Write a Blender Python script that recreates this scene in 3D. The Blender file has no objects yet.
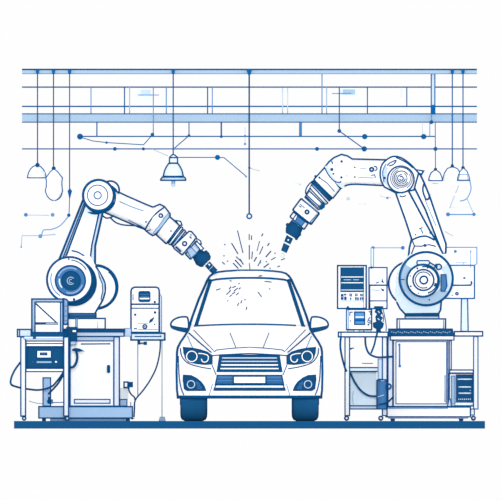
import bpy, bmesh, math, random
from mathutils import Vector, Matrix
random.seed(4)
S = 0.0125                     # one drawing unit in metres; the floor top is y = 421, the car axis x = 249.5
sc = bpy.context.scene
COL = sc.collection
EXP = 0.0
K = 1.5            # brightness of a surface facing the workshop front

def W(x, y, d): return Vector(((x - 250) * S, d * S, (421 - y) * S))

def lin(c):
    c = c / 255
    return c / 12.92 if c <= .04045 else ((c + .055) / 1.055) ** 2.4
MAT = {}
def mat(name, rgb, rough=.9, spec=.05, noise=0.03):
    m = bpy.data.materials.new(name); m.use_nodes = True
    n = m.node_tree.nodes; l = m.node_tree.links
    b = n['Principled BSDF']
    col = [min(.93, lin(c) / (K - .42 * lin(c))) for c in rgb]
    tex = n.new('ShaderNodeTexNoise'); tex.inputs['Scale'].default_value = 9
    co = n.new('ShaderNodeTexCoord'); l.new(co.outputs['Object'], tex.inputs['Vector'])
    mx = n.new('ShaderNodeMix'); mx.data_type = 'RGBA'
    mx.inputs[6].default_value = [c * (1 - noise) for c in col] + [1]
    mx.inputs[7].default_value = [min(.95, c * (1 + noise)) for c in col] + [1]
    l.new(tex.outputs['Fac'], mx.inputs[0]); l.new(mx.outputs[2], b.inputs['Base Color'])
    b.inputs['Roughness'].default_value = rough
    b.inputs['Specular IOR Level'].default_value = spec
    MAT[name] = m
mat('white', (255, 255, 255), noise=0)
mat('ink', (4, 86, 142)); mat('tyre', (40, 118, 170)); mat('plinth', (184, 214, 242)); mat('navy', (22, 86, 134)); mat('slate', (42, 98, 156))
mat('blue', (8, 102, 168)); mat('mid', (78, 132, 184)); mat('sky', (100, 160, 215)); mat('light', (172, 197, 219))
mat('soft', (204, 220, 238)); mat('pale', (226, 240, 249)); mat('faint', (240, 246, 249.9))
mat('lavender', (232, 238, 249.9)); mat('bright', (70, 140, 205))
mat('steel', (150, 182, 218)); mat('glass', (255, 255, 255), rough=.15, spec=.3, noise=0)

def spl(pts, n=6, closed=False):
    P = [Vector(p) for p in pts]; N = len(P); out = []
    rng = range(N) if closed else range(N - 1)
    for i in rng:
        if closed: a, b, c, d = P[i - 1], P[i], P[(i + 1) % N], P[(i + 2) % N]
        else: a, b, c, d = P[max(i - 1, 0)], P[i], P[i + 1], P[min(i + 2, N - 1)]
        for k in range(n):
            t = k / n
            out.append(.5 * ((2 * b) + (c - a) * t + (2 * a - 5 * b + 4 * c - d) * t * t + (3 * b - a - 3 * c + d) * t ** 3))
    if not closed: out.append(P[-1])
    return [tuple(p) for p in out]

def circ(cx, cy, r, n=48, a0=0, a1=360, ry=None):
    ry = ry or r
    full = abs(a1 - a0) >= 360
    N = n if full else n + 1
    return [(cx + r * math.cos(math.radians(a0 + (a1 - a0) * i / n)), cy + ry * math.sin(math.radians(a0 + (a1 - a0) * i / n))) for i in range(N)]

def rrect(x0, y0, x1, y1, r, n=4):
    out = []
    for cx, cy, a in ((x1 - r, y0 + r, -90), (x1 - r, y1 - r, 0), (x0 + r, y1 - r, 90), (x0 + r, y0 + r, 180)):
        out += circ(cx, cy, r, n, a, a + 90)
    return out

class MB:
    def __init__(s): s.v = []; s.f = []; s.m = []; s.sm = []
    def add(s, vs, fs, m, smooth=False):
        o = len(s.v); s.v += [Vector(v) for v in vs]
        for f in fs: s.f.append([i + o for i in f]); s.m.append(m); s.sm.append(smooth)
        return s
    # ---- path tube; points (x, y, d) in drawing units
    def tube(s, pts, r, m='ink', closed=False, n=6):
        P = [Vector(p) for p in pts]
        Q = [P[0]]
        for p in P[1:]:
            if (p - Q[-1]).length > 1e-4: Q.append(p)
        if closed and (Q[0] - Q[-1]).length < 1e-4: Q.pop()
        P = Q; N = len(P)
        if N < 2: return s
        up = Vector((0, 0, 1)); vs = []
        for i in range(N):
            a = P[i] - P[i - 1] if (i > 0 or closed) else P[1] - P[0]
            b = P[(i + 1) % N] - P[i] if (i < N - 1 or closed) else P[-1] - P[-2]
            a.normalize(); b.normalize(); t = a + b
            t = a if t.length < 1e-3 else t.normalized()
            ref = up if abs(t.dot(up)) < .95 else Vector((1, 0, 0))
            x = t.cross(ref).normalized(); y = x.cross(t).normalized()
            k = min(1 / max(abs(t.dot(a)), .5), 1.6)
            rr = r[i] if isinstance(r, (list, tuple)) else r
            for j in range(n):
                th = 2 * math.pi * (j + .5) / n
                vs.append(P[i] + x * rr * k * math.cos(th) + y * rr * math.sin(th))
        fs = []
        for i in range(N if closed else N - 1):
            i2 = (i + 1) % N
            for j in range(n):
                j2 = (j + 1) % n
                fs.append([i * n + j, i * n + j2, i2 * n + j2, i2 * n + j])
        if not closed: fs += [list(range(n)), list(range((N - 1) * n, N * n))[::-1]]
        return s.add(vs, fs, m, True)
    def line(s, pts, d, w=1, m='ink', closed=False):
        w = w * 1.3 + .16
        return s.tube([(p[0], p[1], d if len(p) < 3 else p[2]) for p in pts], w / 2, m, closed)
    def ring(s, cx, cy, d, r, w=1, m='ink', a0=0, a1=360):
        full = abs(a1 - a0) >= 360
        return s.line(circ(cx, cy, r, 44, a0, a1), d, w, m, full)
    def prism(s, poly, d0, d1, m='white', w=1, ink='ink', corners=True, back=True):
        n = len(poly)
        vs = [(p[0], p[1], d0) for p in poly] + [(p[0], p[1], d1) for p in poly]
        fs = [list(range(n)), list(range(n, 2 * n))[::-1]]
        fs += [[i, i + n, (i + 1) % n + n, (i + 1) % n] for i in range(n)]
        s.add(vs, fs, m)
        if w:
            s.line(poly, d0, w, ink, True)
            if back: s.line(poly, d1, w, ink, True)
            if corners:
                for i in range(n):
                    a = Vector(poly[i][:2]) - Vector(poly[i - 1][:2]); b = Vector(poly[(i + 1) % n][:2]) - Vector(poly[i][:2])
                    if a.length and b.length and a.angle(b) > .6:
                        s.tube([(poly[i][0], poly[i][1], d0), (poly[i][0], poly[i][1], d1)], w / 2, ink)
        return s
    def box(s, x0, y0, x1, y1, d0, d1, m='white', w=1, ink='ink'):
        return s.prism([(x0, y0), (x1, y0), (x1, y1), (x0, y1)], d0, d1, m, w, ink)
    def disc(s, cx, cy, r, d0, d1, m='white', w=1, ink='ink'):
        return s.prism(circ(cx, cy, r), d0, d1, m, w, ink, corners=False)
    def ball(s, x, y, d, r, m='blue', n=12, k=8):
        vs = [(x, y - r, d)]; fs = []
        for i in range(1, k):
            p = math.pi * i / k
            for j in range(n):
                t = 2 * math.pi * j / n
                vs.append((x + r * math.sin(p) * math.cos(t), y - r * math.cos(p), d + r * math.sin(p) * math.sin(t)))
        vs.append((x, y + r, d))
        for j in range(n):
            j2 = (j + 1) % n
            fs.append([0, 1 + j, 1 + j2])
            for i in range(k - 2): fs.append([1 + i * n + j, 1 + (i + 1) * n + j, 1 + (i + 1) * n + j2, 1 + i * n + j2])
            fs.append([1 + (k - 2) * n + j, len(vs) - 1, 1 + (k - 2) * n + j2])
        return s.add(vs, fs, m, True)
    # ---- round body through stations ((lx,ly),(rx,ry)): each is one diameter; ink rings and side seams
    def loft(s, st, d, m='white', w=1, rings=(), side=True, ink='ink', k=1.0, n=28, dmax=99):
        vs = []; fs = []; N = len(st); w = w * 1.35
        C = []
        for L, R in st:
            L = Vector(L); R = Vector(R); c = (L + R) / 2; h = (R - L) / 2; h = h * (1 - min(.3, .22 * w / max(h.length, .5)))
            q = min(h.length * k, dmax)
            C.append((c, h, q))
            for j in range(n):
                t = 2 * math.pi * j / n
                p = c + h * math.cos(t); vs.append((p.x, p.y, d - q * math.sin(t)))
        for i in range(N - 1):
            for j in range(n):
                j2 = (j + 1) % n
                fs.append([i * n + j, i * n + j2, (i + 1) * n + j2, (i + 1) * n + j])
        s.add(vs, fs, m, True)
        s.add(vs[:n], [list(range(n))], m); s.add(vs[-n:], [list(range(n))[::-1]], m)
        if w:
            if rings == 'all': rings = range(N)
            for i in rings:
                i = i % N
                s.tube(vs[i * n:(i + 1) * n], w / 2, ink, True)
            if side:
                for j in (0, n // 2): s.tube([vs[i * n + j] for i in range(N)], w * .85, ink)
        return s
    def build(s, name, parent=None, loc=None):
        pts = [W(*v) for v in s.v]
        lo = Vector([min(p[i] for p in pts) for i in range(3)]); hi = Vector([max(p[i] for p in pts) for i in range(3)])
        c = (lo + hi) / 2
        if not parent: c.z = lo.z
        me = bpy.data.meshes.new(name)
        me.from_pydata([p - c for p in pts], [], s.f)
        names = []
        for x in s.m:
            if x not in names: names.append(x)
        for x in names: me.materials.append(MAT[x])
        for p, x, q in zip(me.polygons, s.m, s.sm): p.material_index = names.index(x); p.use_smooth = q
        bm = bmesh.new(); bm.from_mesh(me); bmesh.ops.recalc_face_normals(bm, faces=bm.faces); bm.to_mesh(me); bm.free()
        o = bpy.data.objects.new(name, me); COL.objects.link(o)
        o.location = c
        if parent:
            base = Vector((0, 0, 0)); q = parent
            while q: base += Vector(q.location); q = q.parent
            o.parent = parent; o.location = c - base
        return o
def tag(o, label, cat=None, group=None, kind=None):
    if label: o['label'] = label
    if cat: o['category'] = cat
    if group: o['group'] = group
    if kind: o['kind'] = kind
    return o
def thing(name, label, cat, x, y, d, group=None):
    o = bpy.data.objects.new(name, None); COL.objects.link(o); o.location = W(x, y, d); o.empty_display_size = .1
    return tag(o, label, cat, group)

# =============================================================== setting
tag(MB().box(14, 421, 485, 428.6, -150, 330, 'navy', 0).build('floor'), 'dark blue floor slab under the whole workshop', 'floor', kind='structure')

# =============================================================== overhead steel
DB = 46
m = MB(); m.box(22, 69.2, 477, 73.8, 26, 34, 'light', 0); m.line([(22, 69.4), (477, 69.4)], 26, 1.2, 'ink'); m.line([(22, 69.4), (477, 69.4)], 34, 1.2, 'ink')
m.line([(22, 73.8), (477, 73.8)], 26, .5, 'sky')
tag(m.build('overhead_rail'), 'topmost pale blue rail with a dark top edge that the lamp cords hang from', 'rail')
m = MB(); m.box(22, 113.6, 477, 122.4, DB, DB + 14, 'light', 0); [m.line([(22, y), (477, y)], d, .8, 'slate') for y in (113.8, 122.2) for d in (DB, DB + 14)]
tag(m.build('ceiling_beam'), 'thick pale blue horizontal beam below the two thin pipes', 'beam')
for y, c, lab in ((87.1, 'slate', 'thin blue pipe running just below the topmost rail'), (106.4, 'blue', 'thin blue pipe running just above the thick pale beam')):
    tag(MB().tube([(22, y, DB + 6), (477, y, DB + 6)], .75, c, n=8).build('overhead_pipe'), lab, 'pipe')
vert = [(91, 87, 113.5, .8, 'sky', 'pale strut nearest the left end of the overhead pipes'),
        (124.5, 87, 113.5, 1, 'blue', 'dark upright strut, the left one of the pair left of the bell lamp cord'),
        (129.6, 87, 113.5, .8, 'light', 'pale upright strut, the right one of the pair left of the bell lamp cord'),
        (166.3, 87, 113.5, .9, 'sky', 'single upright strut just left of the bell lamp cord'),
        (207.6, 87, 113.5, 1, 'blue', 'dark upright strut, the left one of the pair right of the bell lamp cord'),
        (212.3, 87, 113.5, .8, 'sky', 'paler upright strut, the right one of the pair right of the bell lamp cord'),
        (282.5, 88, 113.5, .9, 'soft', 'faint upright strut, the left one of the pair right of the ringed centre cord'),
        (287.6, 88, 113.5, .9, 'soft', 'faint upright strut, the right one of the pair right of the ringed centre cord'),
        (322, 74, 113.5, .9, 'sky', 'tall upright strut reaching up to the topmost rail'),
        (326.6, 87, 113.5, .8, 'light', 'pale short upright strut beside the one reaching the topmost rail'),
        (367.4, 87, 113.5, .9, 'blue', 'upright strut between the pipes above the robot forearm on the right'),
        (401.2, 89, 97, .7, 'pale', 'very faint short strut above the elbow of the right robot'),
        (406.8, 87, 106, .9, 'blue', 'short upright strut between the two pipes above the elbow of the right robot')]
for x, a, b, w, c, lab in vert:
    tag(MB().tube([(x, a, DB + 5), (x, b, DB + 5)], w / 2 + .2, c).build('upright_strut'), lab, 'strut', 'upright struts between the overhead pipes')
m = MB(); m.box(429.8+1.4, 70, 434.9, 113.5, DB - 12, DB - 8, 'soft', .9, 'blue'); m.box(431, 105, 434.8, 114, DB - 13, DB - 9, 'blue', 0); m.ball(431.4, 122.2, DB - 4, 2, 'blue')
m.line([(431.6, 114), (431.4, 122)], DB - 4, .8, 'sky')
tag(m.build('cable_drop'), 'narrow double upright cable drop with a dark block at the right end of the beam', 'cable drop')
t = thing('overhead_wire', 'upper thin blue wire under the thick beam, starting at a round node', 'wire', 257, 136.4, 40)
MB().tube([(80, 136.4, 42), (434.9, 136.4, 42)], .7, 'blue').build('wire', t)
for x, r in ((80, 3), (364.7, 2.7), (423.7, 2.7), (221.3, 1.5)): MB().ball(x, 136.6, 41, r, 'blue').build('junction_node', t)
t = thing('overhead_wire', 'lower thin blue wire running the full width above both robots', 'wire', 250, 148.9, 40)
MB().tube([(22, 148.9, 42), (477, 148.9, 42)], .7, 'blue').build('wire', t)
for x, r in ((114.9, 1.9), (143.4, 1.6), (317, 2), (364.3, 2.7), (435.5, 2.1)): MB().ball(x, 148.9, 41, r, 'blue').build('junction_node', t)
def hanger(x, w, lab, y1=136, c='blue'):
    tag(MB().box(x - w / 2, 122.4, x + w / 2, y1, 44, 44 + w, c, 0).build('hanger_stub'), lab, 'hanger', 'short hangers under the thick beam')
hanger(96.9, 1.3, 'leftmost short hanger between the thick beam and the upper wire')
hanger(189, 1.1, 'short hanger above the slanting wire to the bell lamp')
hanger(221.3, 1.6, 'short dark hanger just left of the ringed centre cord')
hanger(300.5, 3, 'widest and thickest short hanger, right of the ringed centre cord', c='mid')
hanger(422.4, .5, 'faint hairline hanger near the right end of the beam', c='light')
hanger(429.8, .9, 'short hanger next to the double cable drop', c='sky')
def wire(pts, lab, c='blue', w=.8, nodes=(), d=38, smooth=False, cat='wire', name='branch_wire'):
    t = thing(name, lab, cat, pts[0][0], pts[0][1], d)
    P = spl(pts) if smooth else pts
    m = MB(); m.line(P, d, w, c); m.build('wire', t)
    for n in nodes: MB().ball(n[0], n[1], d - .5, n[2], n[3] if len(n) > 3 else c).build('junction_node', t)
    return t
wire([(80, 137), (93, 141), (107, 142.6), (143.5, 144.8), (152.5, 134.8)], 'sagging branch wire from the left round node to the slanting joint', nodes=((106.5, 142.6, 1.3), (152.4, 134.6, 1.9)), w=.7)
wire([(153.3, 87), (153.3, 134)], 'straight drop wire from the upper pipe to the sagging branch wire', c='sky', w=.8)
wire([(189, 135.6), (173.5, 149)], 'slanting wire joining the upper wire to the bell lamp cord', nodes=((189, 135.6, 1.5), (174.5, 148.6, 1.3, 'sky')), w=.8)
wire([(339.3, 87), (339.3, 131), (364.3, 149)], 'drop wire with a node that slants down above the right robot forearm', nodes=((339.3, 131, 2),), w=.9)
wire([(178, 157.4), (217, 157.4), (224, 157.6), (247, 177)], 'side wire from the bell lamp that slants down to the centre cord', nodes=((217.5, 157.4, 2.6), (246, 176.6, 1, 'sky')), w=.7)
wire([(245, 127), (245, 144)], 'tiny pale drop wire with two nodes left of the centre cord', c='soft', w=.6, nodes=((245, 136, 1.2, 'bright'), (245, 144, 1.2, 'sky')))
wire([(152, 149), (168, 156)], 'very short pale wire slanting down to the bell lamp neck', c='light', w=.5)
for x0, x1, y0, y1, lab in ((138, 150, 89, 97, 'pale blue strip light between the pipes on the left'), (340, 355, 88.5, 95.5, 'pale blue strip light between the pipes on the right')):
    t = thing('strip_light', lab, 'lamp', (x0 + x1) / 2, y1, DB - 4)
    MB().prism(rrect(x0, y0, x1 + 2, y1 + 2.5, 3), DB - 4, DB + 4, 'pale', 0).build('diffuser', t)
    MB().box(x0 + 3, y0 + 1, x1, y0 + 6, DB - 5, DB + 2, 'soft' if x0 < 200 else 'light', 0).build('housing', t)
    MB().tube([(x0 - (0 if x0 < 200 else 8), y1 - 2, DB - 5), (x1 + (9 if x0 < 200 else -4), y1 - 2, DB - 5)], .5, 'sky').build('rod', t)

# =============================================================== pendants
DP = 30 - 6
def cord(t, x, y1, w=1.1, c='blue', clamp=True):
    MB().tube([(x, 70, DP), (x, y1, DP)], w / 2 + .15, c).build('cord', t)
    if clamp: MB().prism([(x - 1.8, 69.5), (x + 1.8, 69.5), (x + 1.4, 73.5), (x - 1.4, 73.5)], DP - 1.5, DP + 2.2, 'blue', 0).build('clamp', t)
def dome(t, pts, cx, d=DP, mt='white', w=1, c='blue', rings=(-1,), name='lamp_shade'):
    st = [((2 * cx - x, y), (x, y)) for x, y in pts]
    MB().loft(st, d, mt, w, rings, True, c).build(name, t)
t = thing('pendant_lamp', 'wide white dome pendant lamp at the far left end of the rail', 'lamp', 37, 178, DP)
cord(t, 37.5, 164); dome(t, [(37.8, 165.8), (40.5, 166.8), (43.2, 169.5), (45, 173), (46.2, 177.8)], 36.8, DP + 6)
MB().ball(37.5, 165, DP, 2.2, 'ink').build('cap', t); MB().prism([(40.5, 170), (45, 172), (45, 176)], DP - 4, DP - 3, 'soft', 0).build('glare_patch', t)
t = thing('pendant_lamp', 'long pear shaped white glass pendant lamp, second from the left', 'lamp', 54, 200, DP)
cord(t, 53.5, 167, c='slate')
MB().loft([((52.6, 170), (55.4, 170)), ((50, 172.4), (58, 172.4)), ((46, 178), (62.4, 178)), ((46.6, 182), (61.8, 182)), ((46.3, 187), (62, 187)), ((45.4, 191), (62.6, 191)), ((47.2, 196), (60.6, 196)), ((50, 199), (57.8, 199)), ((53, 200.3), (55.4, 200.3))], DP - 6, 'glass', .9, (), True, 'blue', n=24).build('lamp_shade', t)
MB().line(spl([(46.2, 193), (48, 197), (51, 199.6), (54.4, 200.4), (58, 199.4), (60.8, 196.6), (62.2, 193)]), DP - 6, .8, 'blue').build('lower_rim', t); MB().ball(53.7, 168.4, DP, 2.1, 'ink').build('cap', t)
t = thing('hanging_cable', 'hanging cable with a dark drop shaped weight left of the left robot', 'cable', 69.6, 215, DP)
cord(t, 69.6, 189, 1)
MB().loft([((69.4, 188.4), (70.2, 188.4)), ((67.5, 191), (72.1, 191)), ((68.3, 194), (71.2, 194)), ((69.3, 199), (70, 199))], DP, 'blue', 0).build('weight', t)
MB().tube([(69.6, 198, DP), (69, 215, DP)], .5, 'blue').build('cord', t); MB().ball(68.8, 215.2, DP, 1.8, 'blue').build('junction_node', t)
m = MB(); m.line(spl([(68.8, 215.2), (66, 219.4), (59, 226.4), (50.6, 229.5), (44.3, 229.8), (42.4, 232), (41.6, 236)]), DP, .8, 'sky'); m.build('curved_wire', t)
m = MB(); m.line([(55.5, 234.4), (41, 235.6), (22, 235.6), (21.2, 247)], DP, .7, 'light'); m.ball(40.3, 236.2, DP, 2, 'sky'); m.ball(21.2, 247, DP, .9, 'sky'); m.build('tail_wire', t)
t = thing('signal_wire', 'short pale wire between two light blue dots at the far left', 'wire', 39, 215, DP)
MB().tube([(26, 215, DP), (49, 215.3, DP)], .4, 'light').build('wire', t)
for x, c in ((25.8, 'bright'), (52.6, 'sky')): MB().ball(x, 214.8, DP, 1.9, c).build('junction_node', t)
# bell lamp
t = thing('pendant_lamp', 'pale blue bell shaped pendant lamp with a brim above the left robot arm', 'lamp', 173.3, 187, DP)
cord(t, 173.2, 156, 1.2)
MB().loft([((172.4, 154.8), (174.2, 154.8)), ((169.6, 157.6), (177.4, 157.6)), ((169.4, 163), (177.6, 163))], DP, 'pale', 1.1, 'all').build('neck', t)
MB().loft([((169, 163.4), (177.6, 163.4)), ((166.6, 166.8), (180, 166.8)), ((164.6, 171), (182, 171)), ((163.4, 176.4), (183.2, 176.4))], DP, 'pale', 1.3, (0, -1)).build('lamp_shade', t)
MB().loft([((162.4, 177), (184.4, 177)), ((160.4, 180.3), (186, 180.3))], DP, 'soft', 1.3, 'all').build('brim', t)
MB().loft([((171.8, 181), (174.8, 181)), ((171.8, 184), (174.8, 184))], DP, 'light', .6, (), True, 'sky').ball(173.3, 185, DP, 2, 'soft').build('bulb', t)
# ringed centre cord
t = thing('hanging_hook', 'dark centre cord ending in a small open ring above the car', 'hook', 249.2, 219, DP)
cord(t, 249.2, 213.6, 1.5, 'ink', False)
MB().prism([(246.2, 69.2), (252.2, 69.2), (250.4, 75), (248, 75)], DP - 2, DP + 2.4, 'blue', 0).build('clamp', t)
MB().ring(249.3, 216.2, DP, 2.3, 1.3, 'blue').build('ring', t); MB().ball(249.3, 167.8, DP, 1.3, 'blue').build('bead', t)
wire([(249.5, 168), (259.5, 171)], 'tiny pale spur wire on the centre cord', 'light', .5, d=DP)
# right lamps
t = thing('pendant_lamp', 'small white dome pendant lamp nearest the right robot elbow', 'lamp', 435.5, 181, DP)
MB().tube([(435.2, 122, DP), (435.5, 168, DP)], .5, 'blue').build('cord', t)
dome(t, [(437, 170.8), (440, 173.2), (441.6, 177), (442.4, 180.6)], 435.5, w=1); MB().ball(435.5, 169.4, DP, 1.7, 'ink').build('cap', t)
MB().line([(432.5, 183.2), (438, 183.6)], DP, .6, 'light').build('wire_tip', t)
t = thing('pendant_lamp', 'wide white dome pendant lamp in the middle of the right trio', 'lamp', 452.3, 181, DP)
cord(t, 452.3, 165, 1.1); dome(t, [(453.6, 167.2), (457.5, 169), (460, 173), (462.4, 181)], 452.3, DP + 8, w=.9, rings=())
MB().loft([((451.2, 164.2), (453.4, 164.2)), ((450.2, 167.6), (454.4, 167.6))], DP, 'ink', 0).build('cap', t)
t = thing('pendant_lamp', 'rightmost pendant lamp, a small dome with a pale base band and a curling wire', 'lamp', 463, 181, DP)
cord(t, 463, 167, 1.1)
dome(t, [(464, 168.6), (467, 171.6), (468.8, 176), (469.8, 180.5)], 463.5, DP - 8, w=.9)
MB().loft([((459.7, 174.5), (467, 174.5)), ((458.4, 179.8), (468.4, 179.8))], DP - 11, 'white', .7, 'all', True, 'sky').build('reflector', t)
MB().ball(463, 167.8, DP, 1.8, 'ink').build('cap', t)
MB().line(spl([(469.8, 180.5), (471, 189), (468, 197), (464.5, 200), (460, 201)]), DP - 4, .8, 'sky').build('wire', t)
t = thing('hanging_bracket', 'faint trapezoid wire bracket with a bar between two blue dots', 'bracket', 461, 214, DP)
m = MB(); m.line([(458.6, 185.6), (455.6, 193)], DP, .6, 'light'); m.line([(454.4, 196), (449.6, 208.4)], DP, .6, 'light'); m.line([(467, 198.5), (473.6, 213.6)], DP, .6, 'light'); m.line([(450, 207.4), (468.8, 207.4)], DP, .6, 'pale'); m.build('side_wires', t)
MB().line([(448, 214.5), (474, 214.5)], DP, .9, 'sky').build('bar', t)
for x, r in ((448, 2), (474, 1.7)): MB().ball(x, 214.4, DP, r, 'bright').build('junction_node', t)

# =============================================================== CAR
CX = 249.5
def interp(tab, y):
    if y <= tab[0][0]: return tab[0][1]
    for (a, b), (c, d) in zip(tab, tab[1:]):
        if y <= c: return b + (d - b) * (y - a) / (c - a)
    return tab[-1][1]
FT = [(270, 46), (271, 42), (278, 30), (324.5, -30), (332, -52), (340, -76), (347.6, -96), (355, -106), (364, -110), (392, -111), (398, -111)]
GT = [(270, 170), (275, 186), (300, 208), (326, 236), (345, 246), (385, 246), (398, 236)]
def ff(x, y): return interp(FT, y) + 20 * abs((x - CX) / 73) ** 4
def gg(x, y): return interp(GT, y) - 14 * abs((x - CX) / 73) ** 4
def mir(h): return [(CX - dx, y) for dx, y in h] + [(CX + dx, y) for dx, y in reversed(h) if dx > 0]
def flip(p): return [(2 * CX - q[0], q[1]) for q in p]
def drape(poly, lift=0.0, thick=None, back=None, fn=None, sx=6, sy=3):
    bm = bmesh.new(); vs = [bm.verts.new((p[0], p[1], 0)) for p in poly]; bm.faces.new(vs)
    xs = [p[0] for p in poly]; ys = [p[1] for p in poly]
    cuts = [((x, 0, 0), (1, 0, 0)) for x in [min(xs) + sx * i for i in range(1, int((max(xs) - min(xs)) / sx) + 1)]]
    yy = [min(ys) + sy * i for i in range(1, int((max(ys) - min(ys)) / sy) + 1)] + [a for a, b in FT]
    cuts += [((0, y, 0), (0, 1, 0)) for y in yy]
    for co, no in cuts:
        bmesh.ops.bisect_plane(bm, geom=bm.verts[:] + bm.edges[:] + bm.faces[:], plane_co=co, plane_no=no, dist=1e-4)
    bmesh.ops.triangulate(bm, faces=[f for f in bm.faces if len(f.verts) > 4])
    bm.verts.index_update()
    V = [tuple(v.co) for v in bm.verts]; F = [[v.index for v in f.verts] for f in bm.faces]
    B = [[v.index for v in e.verts] for e in bm.edges if len(e.link_faces) == 1]
    bm.free(); n = len(V); fn = fn or ff
    vs = [(x, y, fn(x, y) - lift) for x, y, z in V] + [(x, y, back(x, y) if back else fn(x, y) - lift + thick) for x, y, z in V]
    fs = F + [[i + n for i in f][::-1] for f in F] + [[a, b, b + n, a + n] for a, b in B]
    return vs, fs
def dens(pts, closed, step=3):
    out = []; N = len(pts)
    for i in range(N if closed else N - 1):
        a = Vector(pts[i][:2]); b = Vector(pts[(i + 1) % N][:2]); k = max(1, int((b - a).length / step))
        out += [tuple(a.lerp(b, j / k)) for j in range(k)]
    if not closed: out.append(tuple(pts[-1][:2]))
    return out
def cl(m, pts, w=1, c='ink', closed=False, lift=.2):
    w = w * 1.3 + .12   #     # an ink seam lying on the car front
    m.tube([(x, y, ff(x, y) - lift) for x, y in dens(pts, closed)], w / 2, c, closed); return m
def cp(m, poly, c='navy', lift=.6, thick=1.5, w=1, ink='ink'):
    m.add(*drape(poly, lift, thick), c)
    if w: cl(m, poly, w, ink, True, lift)
    return m
car = thing('car', 'white and blue outlined family car facing forward between the two robots', 'car', CX, 421, 60)
half = [(0, 270.6), (12, 270.7), (24, 271.4), (32, 272.4), (36.5, 273.8), (39.6, 276.4), (42, 280), (51, 300), (57.2, 317), (61.3, 330.5), (64, 335), (69, 342.5), (71.6, 347.6), (72.4, 352), (72.8, 372), (72.4, 390), (71.4, 397.4)]
body = mir(half)
m = MB(); m.add(*drape(body, 0, back=gg), 'white')
bo = m.build('body', car)
# wheel arches
base = Vector(car.location) + Vector(bo.location)
AX = (-50, 168)
for ax in AX:
    for sgn in (-1, 1):
        bm = bmesh.new()
        bmesh.ops.create_cone(bm, cap_ends=True, segments=40, radius1=35 * S, radius2=35 * S, depth=44 * S, matrix=Matrix.Translation(W(CX + sgn * 60, 391, ax) - base) @ Matrix.Rotation(math.pi / 2, 4, 'Y'))
        me = bpy.data.meshes.new('c'); bm.to_mesh(me); bm.free(); co = bpy.data.objects.new('c', me); COL.objects.link(co); co.location = base
        tmp = bpy.data.objects.new('t', bo.data); COL.objects.link(tmp); tmp.location = base
        md = tmp.modifiers.new('b', 'BOOLEAN'); md.operation = 'DIFFERENCE'; md.object = co; md.solver = 'EXACT'
        bpy.context.view_layer.update()
        nm = bpy.data.meshes.new_from_object(tmp.evaluated_get(bpy.context.evaluated_depsgraph_get()))
        bpy.data.objects.remove(tmp); bpy.data.objects.remove(co); bo.data = nm
m = MB()
cl(m, body, 2.1, 'ink', True, 0)
m.build('outline_seam', car)
bpy.data.objects['outline_seam'].name = 'body_edge_trim'
# roof rear edge and side glass
for sgn, nm_ in ((-1, 'l'), (1, 'r')):
    def sp(t, d, o=.35):   # a point on the greenhouse side
        dx = 43.3 + (58.8 - 43.3) * t; y = 283 + (322 - 283) * t
        return (CX + sgn * (dx + o), y, d)
    for a, b, c_, e in ((38, 98, -5, 98), (104, 165, 104, 178)):
        q = [sp(0, a), sp(0, b), sp(1, e), sp(1, c_)]
        m = MB(); m.add(q + [(x - sgn * 1.5, y, d) for x, y, d in q], [[0, 1, 2, 3], [7, 6, 5, 4], [0, 4, 5, 1], [1, 5, 6, 2], [2, 6, 7, 3], [3, 7, 4, 0]], 'soft')
        m.tube(q, .35, 'ink', True); m.build('side_window', car)
# windshield
ws = [(CX - 39.2, 281)] + [(CX + 39 * t, 278 + 2.4 * abs(t) ** 2.5) for t in [i / 8 for i in range(-7, 8)]] + [(CX + 39.2, 281), (CX + 53.6, 326)] + [(CX + 53 * t, 324.4 + 1.6 * t * t) for t in [i / 8 for i in range(7, -8, -1)]] + [(CX - 53.6, 326)]
m = MB(); m.add(*drape(ws, .5, 1.2), 'glass'); m.build('windshield', car)
m = MB()
for a in (ws[:17], ): cl(m, a[:], 2.0, 'ink', False, .8)
cl(m, ws[18:] , 1.8, 'ink', False, .8)
for g in (-1, 1): cl(m, [(CX + g * 39, 280.4), (CX + g * 53.8, 326.4)], 3.0, 'ink', False, .8)
cl(m, [(CX - 40, 281), (CX - 45, 282)], .1)
m.build('windshield_frame', car)
# hood
hd = [(CX - 35.5, 351.8), (CX - 33, 350), (CX - 25, 349), (CX - 14, 348), (CX, 347.3), (CX + 14, 348), (CX + 25, 349), (CX + 33, 350), (CX + 35.5, 351.8)]
hp = hd[:] + [(CX + 56, 331), (CX + 54, 327.4)] + [(CX + 53 * t, 326 + 1.3 * t * t) for t in (.7, .35, 0, -.35, -.7)] + [(CX - 54, 327.4), (CX - 56, 331)]
m = MB(); m.add(*drape(hp, .3, 1), 'white')
cl(m, hd, .8, 'slate', False, .5)
for g in (-1, 1):
    cl(m, [(CX + g * 55.8, 330), (CX + g * 36, 350.6)], .7, 'slate', lift=.5)
    cl(m, [(CX + g * 60.6, 333), (CX + g * 50, 342.5), (CX + g * 38.2, 352.4)], 1.1, 'ink', lift=.5)
    cl(m, [(CX + g * 19.5, 333), (CX + g * 13.6, 347.6)], .6, 'slate', lift=.5)
    cl(m, [(CX + g * 62, 336), (CX + g * 57, 347.6)], .6, 'sky', lift=.5)
m.build('hood', car)
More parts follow.
